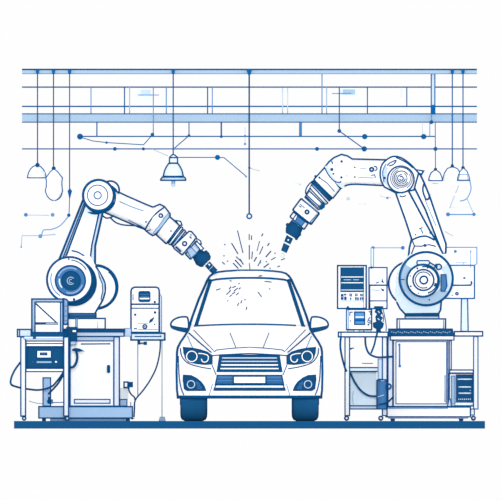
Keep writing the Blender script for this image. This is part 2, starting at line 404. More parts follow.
# front bumper skin with seams
m = MB()
m.add(*drape(mir([(0, 356), (30, 356), (31.4, 372.6), (0, 372.6)][0:0] + [(0, 373.2), (34, 373.2), (38, 391), (70.2, 391.5), (69, 396.6), (0, 396.8)][0:0] + [(0, 391), (66, 391), (67, 396.6), (0, 396.8)]), .35, 1), 'white')
cl(m, [(CX - 37, 355.6), (CX - 28, 354.8), (CX, 353.4), (CX + 28, 354.8), (CX + 37, 355.6)], 1, lift=.6)
cl(m, [(CX - 70, 396.4), (CX + 70, 396.4)], 1.6, lift=.2)
for g in (-1, 1):
    cl(m, [(CX + g * 37.5, 365), (CX + g * 33.4, 375)], .8, 'slate', lift=.6)
    cl(m, [(CX + g * 37, 384), (CX + g * 40.5, 396)], .6, 'sky', lift=.6)
    cl(m, spl([(CX + g * 71.2, 356), (CX + g * 70.4, 376), (CX + g * 68.4, 388), (CX + g * 65.6, 395)]), 1, 'slate', lift=.4)
    cl(m, spl([(CX + g * 69.2, 348.4), (CX + g * 67.8, 356), (CX + g * 62, 362.8), (CX + g * 51, 366.6), (CX + g * 38.6, 368.8)]), .9, lift=.5)
m.build('front_bumper', car)
m = MB(); gr = [(CX - 29.6, 355.2), (CX + 29.6, 355.2), (CX + 32.2, 371.4), (CX - 32.2, 371.4)]
cp(m, gr, 'navy', .8, 1.5, 1.2)
gri = m.build('grille', car)
for y, w in ((358, 1.0), (361.4, .9), (365, 1.1), (368.6, 1.1)):
    x = 27 + (y - 355) * .15
    m = MB(); cl(m, [(CX - x, y), (CX + x, y)], w, 'white' if w > 1 else 'soft', lift=1.6); m.build('slat', gri)
m = MB(); cp(m, [(CX - 32.2, 375.4), (CX + 32.2, 375.4), (CX + 34.2, 384.8), (CX - 34.2, 384.8)], 'mid', .8, 1.5, 1.1)
cp(m, [(CX - 35.2, 388), (CX + 35.2, 388), (CX + 35.8, 390.4), (CX - 35.8, 390.4)], 'navy', .8, 1.5, .6)
for y in (379, 382): cl(m, [(CX - 32.6, y), (CX + 32.6, y)], .5, 'navy', lift=1)
cl(m, [(CX - 33, 384.2), (CX + 33, 384.2)], 1.4, lift=1)
cl(m, [(CX - 33.4, 385), (CX - 35.6, 389)], .8); cl(m, [(CX + 33.4, 385), (CX + 35.6, 389)], .8)
m.build('lower_grille', car)
m = MB(); cp(m, [(CX - 16.1, 376.1), (CX + 16.4, 376.1), (CX + 16.4, 383.6), (CX - 16.1, 383.6)], 'white', 2.4, 2.4, 1.2); tag(m.build('number_plate', car), 'blank white number plate')
for g in (-1, 1):
    F = (lambda p: p) if g < 0 else flip
    m = MB(); cp(m, F([(183.4, 347.6), (192, 348.2), (200, 349.7), (207, 352), (212, 355.6), (212, 363.8), (205, 364.4), (196, 363.4), (188.6, 361.6), (185.6, 358), (184, 353)]), 'navy', .8, 1.5, 1)
    h = m.build('headlight', car)
    c = F([(191.8, 356.4)])[0]
    m = MB(); cl(m, circ(c[0], c[1], 5.2, 32), .8, 'white', True, 1.5); m.add(*drape(circ(c[0], c[1], 3.8, 24), 1.6, 1), 'navy'); m.build('projector_lens', h)
    m = MB(); cl(m, F(spl([(198.4, 353.4), (203, 353.8), (207.8, 355.6), (208, 359.8), (205.6, 362), (202.6, 361.6), (201.4, 359)])), .75, 'white', False, 1.5); m.build('inner_lamp', h)
    m = MB(); cp(m, F([(183.6, 375.2), (190.8, 375.6), (196, 378), (201, 382), (204, 386), (205.6, 390.4), (187, 390.4), (184.4, 388.6), (183.2, 380)]), 'navy', .8, 1.5, .9)
    h = m.build('fog_light', car)
    c = F([(191, 384.4)])[0]
    m = MB(); cl(m, circ(c[0], c[1], 3.7, 24), .8, 'soft', True, 1.4); m.build('fog_lens', h)
    m = MB(); cp(m, F([(196, 381.4), (199, 383), (201.6, 387), (201.8, 389), (197.5, 389)]), 'mid', 1.2, 1, 0)
    for k in range(3): cl(m, F([(197 + k * 1.5, 382.5 + k), (198 + k * 1.5, 388.6)]), .35, 'navy', lift=1.9)
    m.build('fog_grille', h)
    # mirror
    P = F(spl([(170.8, 324), (173.4, 320), (179, 317.4), (185, 316.8), (187.6, 318), (188.6, 324.5), (187.8, 331), (184.6, 331.4), (177.6, 329.8), (172.2, 327.8)], 4, True))
    m = MB(); m.prism(P, -22, -12, 'white', 1.5, 'ink', False)
    mo = m.build('side_mirror', car)
    P = F([(171, 325.4), (178, 327), (188.4, 328.4), (187.8, 332), (184.6, 332.2), (177.6, 330.6), (172, 328.4)])
    m = MB(); m.prism(P, -23, -12, 'navy', .5, 'ink', False); m.build('mirror_base', mo)
    m = MB(); x = F([(187.5, 0), (191, 0)]); m.tube([(x[0][0], 330.6, -16), (x[1][0], 330.8, -14)], 1.2, 'ink'); m.build('mirror_arm', mo)
# wheels
def wheel(x0, x1, ax):
    m = MB(); n = 40; prof = [(x0 + 2, 17), (x0 + 1, 20), (x0, 22.5), (x0 + .3, 26), (x0 + 1.6, 28.6), (x0 + 4.4, 30), (x1 - 4.4, 30), (x1 - 1.6, 28.6), (x1 - .3, 26), (x1, 22.5), (x1 - 1, 20), (x1 - 2, 17)]
    vs = []; fs = []
    for x, r in prof:
        for j in range(n): t = 2 * math.pi * j / n; vs.append((x, 391 - r * math.cos(t), ax + r * math.sin(t)))
    for i in range(len(prof) - 1):
        for j in range(n): fs.append([i * n + j, i * n + (j + 1) % n, (i + 1) * n + (j + 1) % n, (i + 1) * n + j])
    m.add(vs, fs, 'tyre', True); o = m.build('wheel', car)
    m = MB(); vs = []
    for x in (x0 + 1.4, x1 - 1.4):
        for j in range(n): t = 2 * math.pi * j / n; vs.append((x, 391 - 17.5 * math.cos(t), ax + 17.5 * math.sin(t)))
    m.add(vs, [list(range(n)), list(range(n, 2 * n))] + [[j, (j + 1) % n, (j + 1) % n + n, j + n] for j in range(n)], 'light')
    xo = x0 + 1 if x0 < CX else x1 - 1
    for k in range(5):
        t = 2 * math.pi * k / 5; m.tube([(xo, 391, ax), (xo, 391 - 16.5 * math.cos(t), ax + 16.5 * math.sin(t))], 1.6, 'ink')
    m.build('rim', o)
for ax in AX:
    wheel(180.2, 207.4, ax); wheel(2 * CX - 207.4, 2 * CX - 180.2, ax)

# =============================================================== sparks
up = [(237.5, 230.5, 243, 253, .9), (231.5, 243, 238, 254, 1.1), (249.2, 234, 249.2, 240, .9), (251.5, 235.4, 251.5, 240, .9), (249.3, 245, 249.3, 259.5, 1), (249.3, 263, 250, 270, .7), (252.4, 251.4, 251.8, 259, .9),
      (263, 233.5, 261.6, 236.4, 1.1), (259.6, 241, 257, 251, .7), (263, 246.4, 259.4, 254.4, .9), (269.4, 243, 267.4, 246, 1.1), (271, 251, 265.8, 257, 1.2), (275.6, 257.4, 271, 260, .9), (256.6, 257, 254, 261.6, 1.2),
      (261, 260, 257.8, 266, .9), (269, 263.6, 263.6, 267.6, 1.2), (280, 266, 277.4, 266.8, 1), (285, 258.4, 281, 260, .9), (236, 256.6, 242, 262, 1), (235, 260, 241.6, 267, 1.2), (240, 259, 243.4, 264.6, 1.1), (233, 263, 238.4, 268.6, 1.1), (222.2, 262, 224.8, 264.4, 1)]
for a in up: tag(MB().tube([(a[0], a[1], 40), (a[2], a[3], 40)], a[4] / 2 + .15, 'ink').build('spark'), 'thin dark blue welding spark streak flying up from the car roof', 'spark', 'long sparks above the roof')
dot = [(224.8, 244.6), (224, 255.8), (227.6, 261.2), (275, 253.2), (266.4, 261.6), (260.4, 262.6), (270, 268.4), (240.8, 270)]
for x, y in dot: tag(MB().ball(x, y, 38, .8, 'mid', 8, 6).build('spark'), 'tiny round blue spark speck around the burst above the roof', 'spark', 'spark specks above the roof')
low = [(216, 290, 220.4, 288.6), (232.4, 287.6, 235.8, 286), (258, 292, 261.6, 296.6), (264.6, 281.2, 271.6, 282), (234, 291, 237.6, 288), (229, 289, 231, 286.6), (228.6, 292.6, 230.6, 290), (232, 294, 235, 292), (229.6, 296.4, 231.6, 295), (236, 295, 238.6, 292.8), (226.4, 294.2, 228, 293), (239, 289, 240.4, 287.6), (237.4, 305.6, 238.8, 303), (240.8, 303, 242, 300.4), (246.2, 309.6, 246.8, 307), (229.6, 280.6, 231.6, 281), (258.6, 276, 262, 275.4), (244.6, 300, 245.4, 299.2), (227.6, 301.2, 228, 300.4), (238.6, 284, 239.4, 283), (269, 288.6, 270.4, 289.2)]
for a in low: tag(MB().tube([(a[0], a[1], ff(a[0], a[1]) - 1.4), (a[2], a[3], ff(a[2], a[3]) - 1.4)], .55, 'ink').build('spark'), 'short dark blue spark fleck scattered over the windshield', 'spark', 'spark flecks on the windshield')
tag(MB().ball(282.6, 255.4, 36, 2.1, 'pale').build('spark_glow'), 'pale blue glowing bead just below the right robot torch tip', 'spark')

# =============================================================== LEFT STATION
t = thing('machine_plinth', 'long pale blue plinth under the left workbench cabinet', 'plinth', 86, 421, 35)
MB().box(38.8, 406.6, 132.4, 418, -32, 100, 'plinth', 1.1).build('platform', t)
MB().box(50, 418, 130, 421, -26, 92, 'steel', 0).build('base_strip', t)
for x in (42, 126):
    for d in (-30, 90): MB().box(x, 418, x + 4, 421, d, d + 6, 'navy', 0).build('foot', t)
bench = thing('workbench', 'white cabinet workbench with dark top carrying the left robot', 'workbench', 92, 406, 35)
m = MB(); m.box(60, 329, 124.6, 332, -24, 94, 'navy', .8); m.box(60.5, 332, 124, 336.3, -23, 93, 'soft', .9); m.build('worktop', bench)
m = MB(); m.box(69.5, 336.4, 119.4, 406.2, -18, 90, 'white', 1.1); m.box(114, 337, 119.2, 406, -19.5, -17, 'lavender', .9, 'slate'); m.box(69.8, 336.8, 114, 340.5, -19, -17, 'soft', .5, 'slate'); m.build('body', bench)
m = MB(); m.box(70.6, 341.4, 113.2, 405.6, -20, -18, 'white', .5, 'sky'); m.line([(81, 344), (110, 343.8)], -20.2, 1, 'blue'); m.ball(109.6, 343.8, -20.4, .8, 'ink')
m.box(74.4, 399.4, 110, 403.2, -20.6, -19, 'faint', .9, 'blue')
do = m.build('door', bench)
MB().prism(rrect(107.2, 365.2, 109.9, 372.8, 1.1), -23, -20, 'ink', .4).build('door_handle', do)
m = MB(); m.box(124.6, 328.4, 131, 336.2, -6, 12, 'soft', .5, 'sky'); tag(m.build('mounting_block', bench), 'pale blue block joining the bench to the instrument tray')
t = thing('junction_box', 'pale blue stepped box on the plinth at the right side of the left cabinet', 'box', 124, 406, 20)
m = MB(); m.box(119.8, 399.4, 127, 406, 0, 30, 'light', .8, 'blue'); m.build('housing', t); m = MB(); m.box(120, 388, 128.4, 399.4, 6, 26, 'faint', 0); m.build('top_cover', t)

# robot left
R = thing('industrial_robot', 'left six axis welding robot whose torch touches the car roof', 'robot', 86, 329, 38)
m = MB(); m.box(68, 318.4, 105.2, 329, 8, 66, 'white', 1.2); m.box(75.6, 318.6, 77.4, 328.6, 7, 9, 'light', .5, 'mid'); m.line([(97.6, 321), (97.6, 328)], 7.8, .6, 'soft'); m.build('base_plate', R)
m = MB(); m.box(69, 313.6, 96, 318.2, 12, 62, 'mid', 1.2); m.line([(69, 316), (95, 316)], 11.6, 1, 'navy'); m.build('base_flange', R)
m = MB(); m.disc(95.6, 287, 21.6, 26, 58, 'white', 2.4); m.ring(95.4, 287.6, 25.6, 21, 2.0, 'ink', -50, 70); m.build('motor_housing', R)
m = MB()
hs = [(66, 256), (90, 256), (95.6, 266), (101.2, 275), (104.8, 283), (105.2, 291), (102.6, 300), (98, 308), (94.6, 314), (69, 314), (66, 300)]
m.prism(hs, 14, 60, 'white', 0); m.line(spl(hs[2:9], 3) + [hs[9]], 14, 1.5)
band = [(97, 268), (101.2, 275), (104.8, 283), (105.2, 291), (102.6, 300), (101, 299), (102.8, 291), (102.4, 284), (99.6, 277)]
m.prism(band, 13, 15, 'soft', .8, corners=False); m.build('shoulder_housing', R)
m = MB(); m.disc(73.4, 282.6, 22.8, 9, 16, 'navy', 1.2); m.build('shoulder_disc', R)
m = MB(); m.disc(69.6, 279.6, 22.6, 3, 9, 'white', 1.8); m.ring(69.4, 279.4, 2.8, 18.6, .8, 'sky', 120, 200); m.ring(69.4, 279.4, 2.8, 19.4, .8, 'ink', 275, 330); m.ball(68.8, 259.2, 2.6, .9, 'ink'); m.ball(74, 299.4, 2.6, 1.3, 'ink')
c = m.build('shoulder_cover', R)
m = MB(); m.disc(70.4, 280.6, 15, 1, 3, 'mid', 1.2); m.ring(70.4, 280.6, .8, 12.6, 1.6, 'steel', 20, 110); m.ring(70.4, 280.6, .8, 12.6, 1.4, 'steel', 200, 300)
m.ring(70.4, 280.6, .7, 11, 1.3, 'pale', 140, 190); m.disc(71, 280.6, 9.4, .2, 2, 'navy', .8); m.ring(70.8, 280.8, 0, 3.6, .8, 'light', 40, 320); m.ring(71, 281, 0, 1.7, .6, 'light', 60, 300); tag(m.build('motor_cap', c), 'blue lens shaped motor cap')
m = MB(); la = [(83, 200), (103, 206), (102.6, 213), (98.4, 232), (95.2, 246), (95, 266), (90, 272), (60, 272), (59.4, 259)]
m.prism(la, 17, 44, 'white', 1.8, corners=False)
m.prism([(83, 200), (86.4, 202), (65, 259), (59.6, 259)], 16.4, 18, 'soft', 1.4, corners=False); m.line([(85, 201), (63, 258)], 15.6, 1, 'ink')
m.prism([(99.2, 212), (102.6, 212), (97.8, 234), (95, 246), (94.8, 266), (90, 260), (92, 244)], 16.4, 18, 'soft', 1.3, corners=False)
m.prism([(84.6, 206), (90, 211), (98, 213.4), (96.6, 218.6), (88, 215.6), (83.6, 219)], 16.2, 18, 'pale', 0)  # shadow below the elbow, painted on the arm as a pale band
m.line(spl([(71.6, 250.6), (78, 252.2), (84.4, 256)]), 16.4, 1.2, 'blue'); m.build('lower_arm', R)
m = MB(); st = [((112, 189), (104, 212)), ((125, 195.4), (118, 218)), ((145, 204.2), (138, 226.6)), ((153, 207.4), (144.6, 229))]
m.loft(st, 36, 'white', 1.5, (), True); m.line([(119.4, 201.4), (131, 206.6), (143.6, 211)], 23.2, .8, 'sky'); m.ball(146, 221.8, 25, .9, 'ink'); m.line([(128, 220), (142, 226.6)], 27, .6, 'ink'); m.build('upper_arm', R)
m = MB(); m.prism(circ(110.2, 190, 9, 20, -120, 20), 24, 44, 'white', 1.5, corners=False); m.line(spl([(108, 184), (113, 187), (117, 190.6)]), 23.6, 1.2, 'ink'); m.build('cable_hood', R)
m = MB(); m.tube(spl([(102, 215.2, 36), (106, 218, 34), (110, 217.6, 33), (114, 216, 33)]), .9, 'ink'); m.tube(spl([(110.6, 218, 34), (116, 222.6, 30), (124, 225, 29), (138, 226, 30), (145, 228.4, 34)]), .9, 'ink'); m.build('cable', R)
m = MB(); m.disc(99.6, 197, 16, 11, 17, 'light', .8); m.ring(99.8, 197, 10.6, 15.4, 1.8, 'ink', 20, 130); m.prism(circ(95.5, 199, 15.2, 16, 60, 120), 14, 16, 'navy', .5, corners=False); m.build('elbow_joint', R)
m = MB(); m.disc(98.4, 195.3, 15.4, 5, 11, 'white', 2); m.ring(97.6, 195.3, 4.8, 10.2, .8, 'blue'); m.ring(97.6, 195.3, 4.8, 3.6, .9, 'blue'); m.ring(98.4, 195.3, 4.8, 14, .5, 'soft', 170, 260); m.build('elbow_cover', R)
m = MB(); m.loft([((153.6, 207.3), (144.6, 229)), ((160, 204.6), (146, 230.5)), ((164.4, 206.8), (149.4, 233.4)), ((169.8, 213.8), (152.4, 235.2)), ((169.6, 216), (155.4, 234.2))], 36, 'white', 1.5, (-1,), True)
m.line(spl([(164, 207.5), (157, 212.6), (150, 221), (145.2, 229.4)]), 22.5, 1.3, 'ink')
m.prism([(168.6, 212.6), (169.2, 216.6), (162, 226.6), (155.6, 233.4), (153, 233.2), (158, 227), (164.6, 217.4)], 21.6, 24, 'light', .4, 'mid', corners=False)  # light blue crescent: shade on the collar rim, modelled as a coloured panel
m.ring(160.8, 215.6, 21.8, 1.8, 1.1); m.line([(147, 230.6), (151, 229.6)], 24, .8, 'ink'); m.build('wrist_housing', R)
m = MB(); m.loft([((169.2, 216.6), (156, 234.2)), ((180, 225.4), (166.4, 243.8))], 36, 'white', 1.5, (0, 1)); m.ball(171, 231, 24.6, .9, 'ink')
m.loft([((180.8, 227.8), (170.4, 241.8)), ((188, 234), (176.2, 248.6))], 36, 'white', 1, 'all')
m.loft([((181.2, 226.6), (168.4, 243.6)), ((183, 228.2), (170.4, 245))], 36, 'white', 1.1, 'all'); m.loft([((184, 229.6), (171.6, 245.4)), ((185.8, 231.2), (173.2, 246.8))], 36, 'soft', 1, 'all')
m.prism([(176, 220.4), (180.6, 221.4), (182, 225), (179.4, 225.6)], 32, 40, 'white', 1.2, corners=False); m.build('wrist_cylinder', R)
m = MB(); m.loft([((189, 231.4), (173.2, 246.4)), ((191.6, 232), (174.4, 248.6)), ((196.4, 237.6), (182.4, 255))], 36, 'white', 1.4, (0, -1)); m.ring(184.6, 243.6, 23, 2, 1.3); m.line([(189.4, 236.4), (191.6, 238.4)], 24, 1.2, 'ink'); m.line([(190.4, 234.4), (191.6, 235.6)], 24.6, 1, 'ink'); m.line([(175.6, 246.6), (181, 251.6)], 27, 1.6, 'ink'); tag(m.build('tool_flange', R), 'white flange drum with a round mark')
T = R
m = MB(); m.loft([((196, 241), (185.4, 254)), ((202, 247.6), (190.6, 259.4))], 36, 'soft', 1.2, (0, -1)); m.prism([(196.4, 238), (200.6, 241), (201.4, 244), (198, 243.8)], 30, 40, 'white', 1.1, corners=False); m.prism([(187, 250), (190.6, 246.6), (196.6, 253), (191, 258)], 27.4, 30, 'light', .6, 'mid', corners=False); m.prism([(195, 243), (197, 241.6), (203.6, 248.4), (201, 250.6)], 27, 30, 'white', 1, corners=False)
tc = m.build('torch_collar', R)
m = MB(); m.loft([((199.4, 248.4), (192.2, 256)), ((204, 251.8), (194.8, 261.2)), ((208.6, 252.6), (196.4, 264.4)), ((210.4, 256.6), (200.2, 266.6)), ((209.8, 259.6), (203.2, 266.4))], 36, 'navy', .6, (), True); m.ball(199, 259.8, 36, 1.8, 'navy'); m.ball(206, 252, 36, 1.8, 'navy')
to = m.build('torch_body', R)
m = MB(); m.loft([((210.2, 260.1), (203.9, 266.3)), ((210.5, 260.5), (204.2, 266.7))], 36, 'white', 0); m.loft([((209, 261), (204.8, 265.4)), ((213, 265.6), (208.8, 270)), ], 36, 'navy', .5); m.prism([(208.2, 264.4), (209.1, 263.6), (210.3, 264.8), (209.4, 265.7)], 32, 34, 'white', 0)
m.loft([((213.2, 265.8), (209, 270.2)), ((217.4, 270.2), (213.4, 274.4))], 36, 'navy', .5); m.build('torch_nozzle', to)

# instrument on tray
t = thing('testing_instrument', 'upright white testing instrument with rounded top standing on a tray beside the left robot', 'instrument', 147, 332.5, 12)
m = MB(); m.prism([(131, 332.4), (131, 291), (132, 288.4), (134.6, 287.2), (156, 287.2), (158.4, 288.2), (159.2, 290.6), (159.2, 332.4)], 0, 24, 'white', 1.4, corners=False); m.line([(131, 304.2), (159, 304.2)], -.3, 1.3); m.line([(131, 308.2), (159, 308.2)], -.3, .9, 'slate'); m.line([(133.2, 294), (133.2, 300)], -.3, 1, 'light'); m.build('housing', t)
m = MB(); m.prism([(159.8, 293), (161.6, 297), (161.6, 332.4), (159.8, 332.4)], 4, 22, 'lavender', .7, 'sky'); m.build('side_panel', t)
m = MB(); m.prism(rrect(138.8, 291.4, 150, 301.6, 1.6), -1, 1, 'navy', .7)
for y, w_, c in ((294.4, .6, 'mid'), (296.4, .6, 'mid'), (298.6, 1.4, 'white')): m.line([(139.6, y), (149.4, y)], -1.2, w_, c)
m.build('display', t)
m = MB(); m.ball(135.2, 314.7, -.4, 1.2, 'ink'); m.ball(155, 312.4, -.4, 1.3, 'ink'); m.ball(154.8, 302, -.4, 1.2, 'ink'); m.ball(154.6, 324.4, -.4, .7, 'ink'); m.build('buttons', t)
m = MB(); m.prism([(149.2, 322.8), (150, 320), (154.4, 317), (152, 321.4)], -1, 1, 'ink', .4, corners=False); m.line([(137.6, 323.4), (148, 323.4)], -.2, .5, 'light'); m.line([(134, 328.6), (137, 328.6)], -.2, .9, 'ink'); m.line([(138, 329.4), (158, 329.4)], -.2, .4, 'sky'); m.build('gauge_needle', t)
m = MB(); m.ring(144.9, 326.6, -.6, 1.9, 1.1); m.disc(144.9, 326.6, .6, -1, 1, 'ink', 0); m.build('knob', t)
t = thing('instrument_stand', 'pale tray on thin uprights under the white testing instrument', 'stand', 147, 421, 12)
m = MB(); m.box(131, 333.2, 164.8, 340, -3, 26, 'pale', 1.4); m.line([(134.6, 336.4), (161, 336.4)], -3.4, .9, 'blue'); m.ball(160.6, 336.2, -3.4, .9, 'ink'); m.build('tray', t)
m = MB(); m.box(138, 341, 140, 344.4, -2, 4, 'ink', .3); m.box(140, 342.6, 144, 344, -2, 2, 'mid', .3); m.box(143.6, 341.6, 147, 345, -2, 4, 'ink', 0); m.build('clamp_handle', t)
MB().tube([(137.8, 340, 6), (137.8, 396, 6)], .6, 'steel').build('upright', t)
MB().tube([(162, 340, 14), (162, 417, 14)], .55, 'light').build('upright', t)
MB().prism([(160, 417), (164.4, 417), (165.4, 421), (159, 421)], 8, 20, 'light', .4, 'sky').build('foot', t)
m = MB(); m.tube(spl([(160.4, 340, 2), (159.8, 352, 2), (156.5, 367, 1), (150.5, 379.5, 0), (143, 390.5, -2), (135.4, 400, -4), (134.4, 409, -4), (134, 417, -2)]), .9, 'ink')
m.tube(spl([(130.8, 402, -4), (130.8, 410, -4), (131.4, 418.6, -4), (134.4, 418, -4)]), .5, 'slate')
tag(m.build('instrument_cable'), 'dark curved cable from the instrument tray down to the plinth end', 'cable')
t = thing('plug', 'small dark plug with a short curly lead by the right side of the left cabinet', 'plug', 128, 388, 2)
m = MB(); m.box(124, 382, 128, 387.4, -4, 4, 'white', 1.2); m.box(128, 382.2, 132.6, 387, -4, 4, 'ink', .5); m.build('plug_body', t)
m = MB(); m.tube(spl([(128.8, 387.4, 0), (129.2, 391, 0), (131.4, 394.6, -1), (134.2, 397, -3), (135.2, 400.4, -4)]), .9, 'ink'); m.build('lead', t)

# cart left with monitor
cart = thing('instrument_cart', 'wheeled cart at the far left carrying a monitor and a dark control unit', 'cart', 44, 421, -70)
m = MB(); m.box(17.4, 329.4, 31.2, 336.6, -98, -40, 'soft', 1.2); m.box(31.2, 333, 66, 336.4, -98, -40, 'navy', .8); m.box(63.6, 329.4, 66, 336.4, -68, -40, 'navy', .5); m.line([(19.6, 329.6), (19.6, 336.4)], -98.2, .9); m.box(24, 336.4, 63, 339, -99, -97, 'pale', .5, 'mid'); m.box(31.4, 333, 63.4, 336.2, -100, -98, 'navy', .5); m.box(33, 336.4, 36, 338.6, -100, -98, 'navy', 0); m.build('top_shelf', cart)
for x in (20.8, 63.8):
    for d in (-97, -50):
        m = MB(); m.box(x, 337, x + 4.8, 416, d, d + 5, 'lavender', 1.1, 'ink'); lg = m.build('leg', cart)
        m = MB(); m.tube([(x + 3.4, 418.4, d + 1), (x + 3.4, 418.4, d + 4)], 2.4, 'ink', n=16); m.tube([(x + 3.4, 418.4, d + .6), (x + 3.4, 418.4, d + .9)], 1.0, 'pale', n=12); m.box(x, 415.4, x + 4, 417, d, d + 5, 'ink', 0); m.build('caster', lg)
m = MB(); m.box(26, 341, 63.4, 346.6, -95, -50, 'white', 1.1); m.line([(26, 343.6), (63, 343.6)], -95.4, .8, 'ink'); m.build('upper_rail', cart)
m = MB(); m.box(26, 368.4, 63.4, 371.6, -96, -48, 'white', 1); m.build('lower_shelf', cart)
t = thing('control_unit', 'dark blue control unit with a small display on the cart shelf', 'control unit', 45, 368, -70)
m = MB(); m.box(26.6, 347.4, 63.2, 367.8, -94, -52, 'navy', .8); m.build('housing', t)
m = MB(); m.box(37, 350.6, 51, 357.8, -95, -93.5, 'white', .6); m.box(39.8, 352.4, 47.4, 355.4, -95.6, -94, 'navy', 0); m.line([(41, 354), (46, 354)], -95.8, .5, 'mid'); m.build('display', t)
m = MB(); m.box(36.6, 361.2, 51.6, 363, -95, -93.5, 'light', .3, 'mid'); m.ball(56, 361.9, -94.2, 1.1, 'white'); m.ball(32.6, 361.8, -94.2, .6, 'mid'); m.build('controls', t)
mon = thing('monitor', 'square framed monitor showing a diagonal line on the left cart', 'monitor', 47, 334, -70)
m = MB(); m.box(31.8, 299, 63, 332.6, -86, -72, 'white', 0); m.prism([(31.8, 299), (63, 299), (63, 302), (35, 302), (35, 332.6), (31.8, 332.6)], -87.5, -85, 'light', 1.1); m.box(60.4, 302, 63, 332.6, -87.5, -85, 'light', .9); m.line([(31.8, 299), (63, 299), (63, 333), (31.8, 333)], -87.6, 1.3, 'ink', True); m.build('frame', mon)
m = MB(); m.box(35, 302, 60.4, 332.4, -86.8, -85, 'white', 1.0); m.line([(35.6, 303.4), (57.4, 323.4)], -87, 1.2, 'ink'); m.box(34.6, 322.4, 58, 324.4, -87.2, -86, 'ink', .3); m.line([(46, 323.4), (58, 323.2)], -87.4, .7, 'soft'); m.build('screen', mon)
m = MB(); m.prism([(63.6, 298.6), (66.6, 299.4), (68, 301), (68, 322.6), (66.6, 324.4), (63.6, 324.4)], -85, -73, 'steel', 1.2, corners=False)
for y in (306, 311, 316, 320.6): m.ball(66, y, -85.2, .6, 'ink')
m.build('side_panel', mon)
m = MB(); m.box(66.6, 327.4, 76.6, 341, -60, -25, 'navy', .8); m.box(72.6, 330.2, 76, 332, -61, -59, 'white', 0); m.box(70.6, 341, 76, 344.8, -58, -32, 'soft', .5, 'mid')
tag(m.build('power_box'), 'dark blue block between the monitor and the left workbench', 'box')
m = MB()
m.tube(spl([(20.8, 361.8, -90), (14.6, 370.4, -92), (11, 379, -92), (11.4, 384.6, -90), (18, 387.2, -80), (25.4, 388.7, -72), (38.6, 390, -70), (50.8, 387, -70), (57.3, 380.8, -70), (63.4, 372.4, -70)]), 1.15, 'ink')
m.tube(spl([(48.4, 394, -62), (56, 386, -66), (60.4, 380, -68), (63.8, 373, -70)]), 1.15, 'ink')
tag(m.build('power_cable'), 'dark cable looping out left of the cart and back under its shelf', 'cable')
t = thing('cable_hook', 'dark curved hook shaped handle on the right side of the cart', 'hook', 74, 350, -45)
m = MB(); m.tube(spl([(69, 367.4, -72), (73.4, 366.8, -70), (76.4, 362, -66), (77.2, 356, -60), (76, 350, -58)]), 1.45, 'ink'); m.build('hook', t)
m = MB(); m.prism([(72, 349.6), (75, 348.2), (79.4, 348.8), (84.4, 351.2), (79, 351.4), (73, 350.8)], -60, -56, 'ink', .4, corners=False); m.build('grip', t)
t = thing('support_post', 'pale blue upright post with a dark knob standing on the left end of the plinth', 'post', 47, 406, -20)
MB().box(43, 377.8, 50.6, 406, -28, -18, 'plinth', 1, 'blue').build('post', t)
m = MB(); m.ball(49.4, 401.4, -30, 2.4, 'ink'); m.box(48, 396.8, 51, 399.6, -30, -27, 'ink', 0); m.box(51, 399.8, 52.6, 403.4, -30, -27, 'light', .5); m.build('knob', t)
m = MB(); m.line(spl([(29, 401), (36, 403), (43, 403.8)]), -28, .7, 'light'); m.line([(52, 402.6), (69, 402.2)], -28, .8, 'sky'); m.build('guide_wire', t)

# =============================================================== RIGHT STATION
bench = thing('workbench', 'white cabinet workbench with dark textured top carrying the right robot', 'workbench', 421, 421, 35)
m = MB(); m.prism([(388.6, 329), (452.4, 329), (453.4, 335.6), (388.6, 335.6)], -26, 94, 'navy', .9)
for k in range(28): m.box(391 + k * 2.15, 331.4 + .5 * (k % 3), 392.2 + k * 2.15, 332.2 + .5 * (k % 3), -26.8, -25, 'light', 0)
m.build('worktop', bench)
m = MB(); m.box(390.4, 335.8, 454, 340, -24, 92, 'white', 1); m.box(388, 336, 392.8, 406.4, -22, 60, 'lavender', 1, 'ink'); m.box(393.2, 340, 448, 406.6, -20, 88, 'white', 1.2); m.build('body', bench)
m = MB(); m.box(396, 341.8, 446.4, 403.8, -22, -20, 'white', .7, 'blue'); m.line([(445, 375), (445, 402)], -22.2, .9, 'steel'); m.line([(448, 343), (448, 400)], -20.4, 1, 'slate'); do = m.build('door', bench)
m = MB(); m.tube([(399.6, 345, -24.4), (399.6, 366, -24.4)], .9, 'bright'); m.ball(399.4, 344.6, -24, 1.2, 'bright'); m.ball(399.8, 366, -24, 1.4, 'bright'); m.build('door_handle', do)
m = MB(); m.box(386, 407, 470.4, 416.8, -24, 90, 'white', 1.1); m.line([(386, 408.4), (448, 408.2)], -24.4, .6, 'sky'); m.box(388, 416.8, 468, 418.4, -22, 88, 'soft', .3, 'sky'); m.build('plinth', bench)
for x in (390, 458.4):
    for d in (-20, 78): MB().prism([(x, 417), (x + 5.4, 417), (x + 4.4, 421), (x + 1, 421)], d, d + 6, 'navy', .3).build('foot', bench)

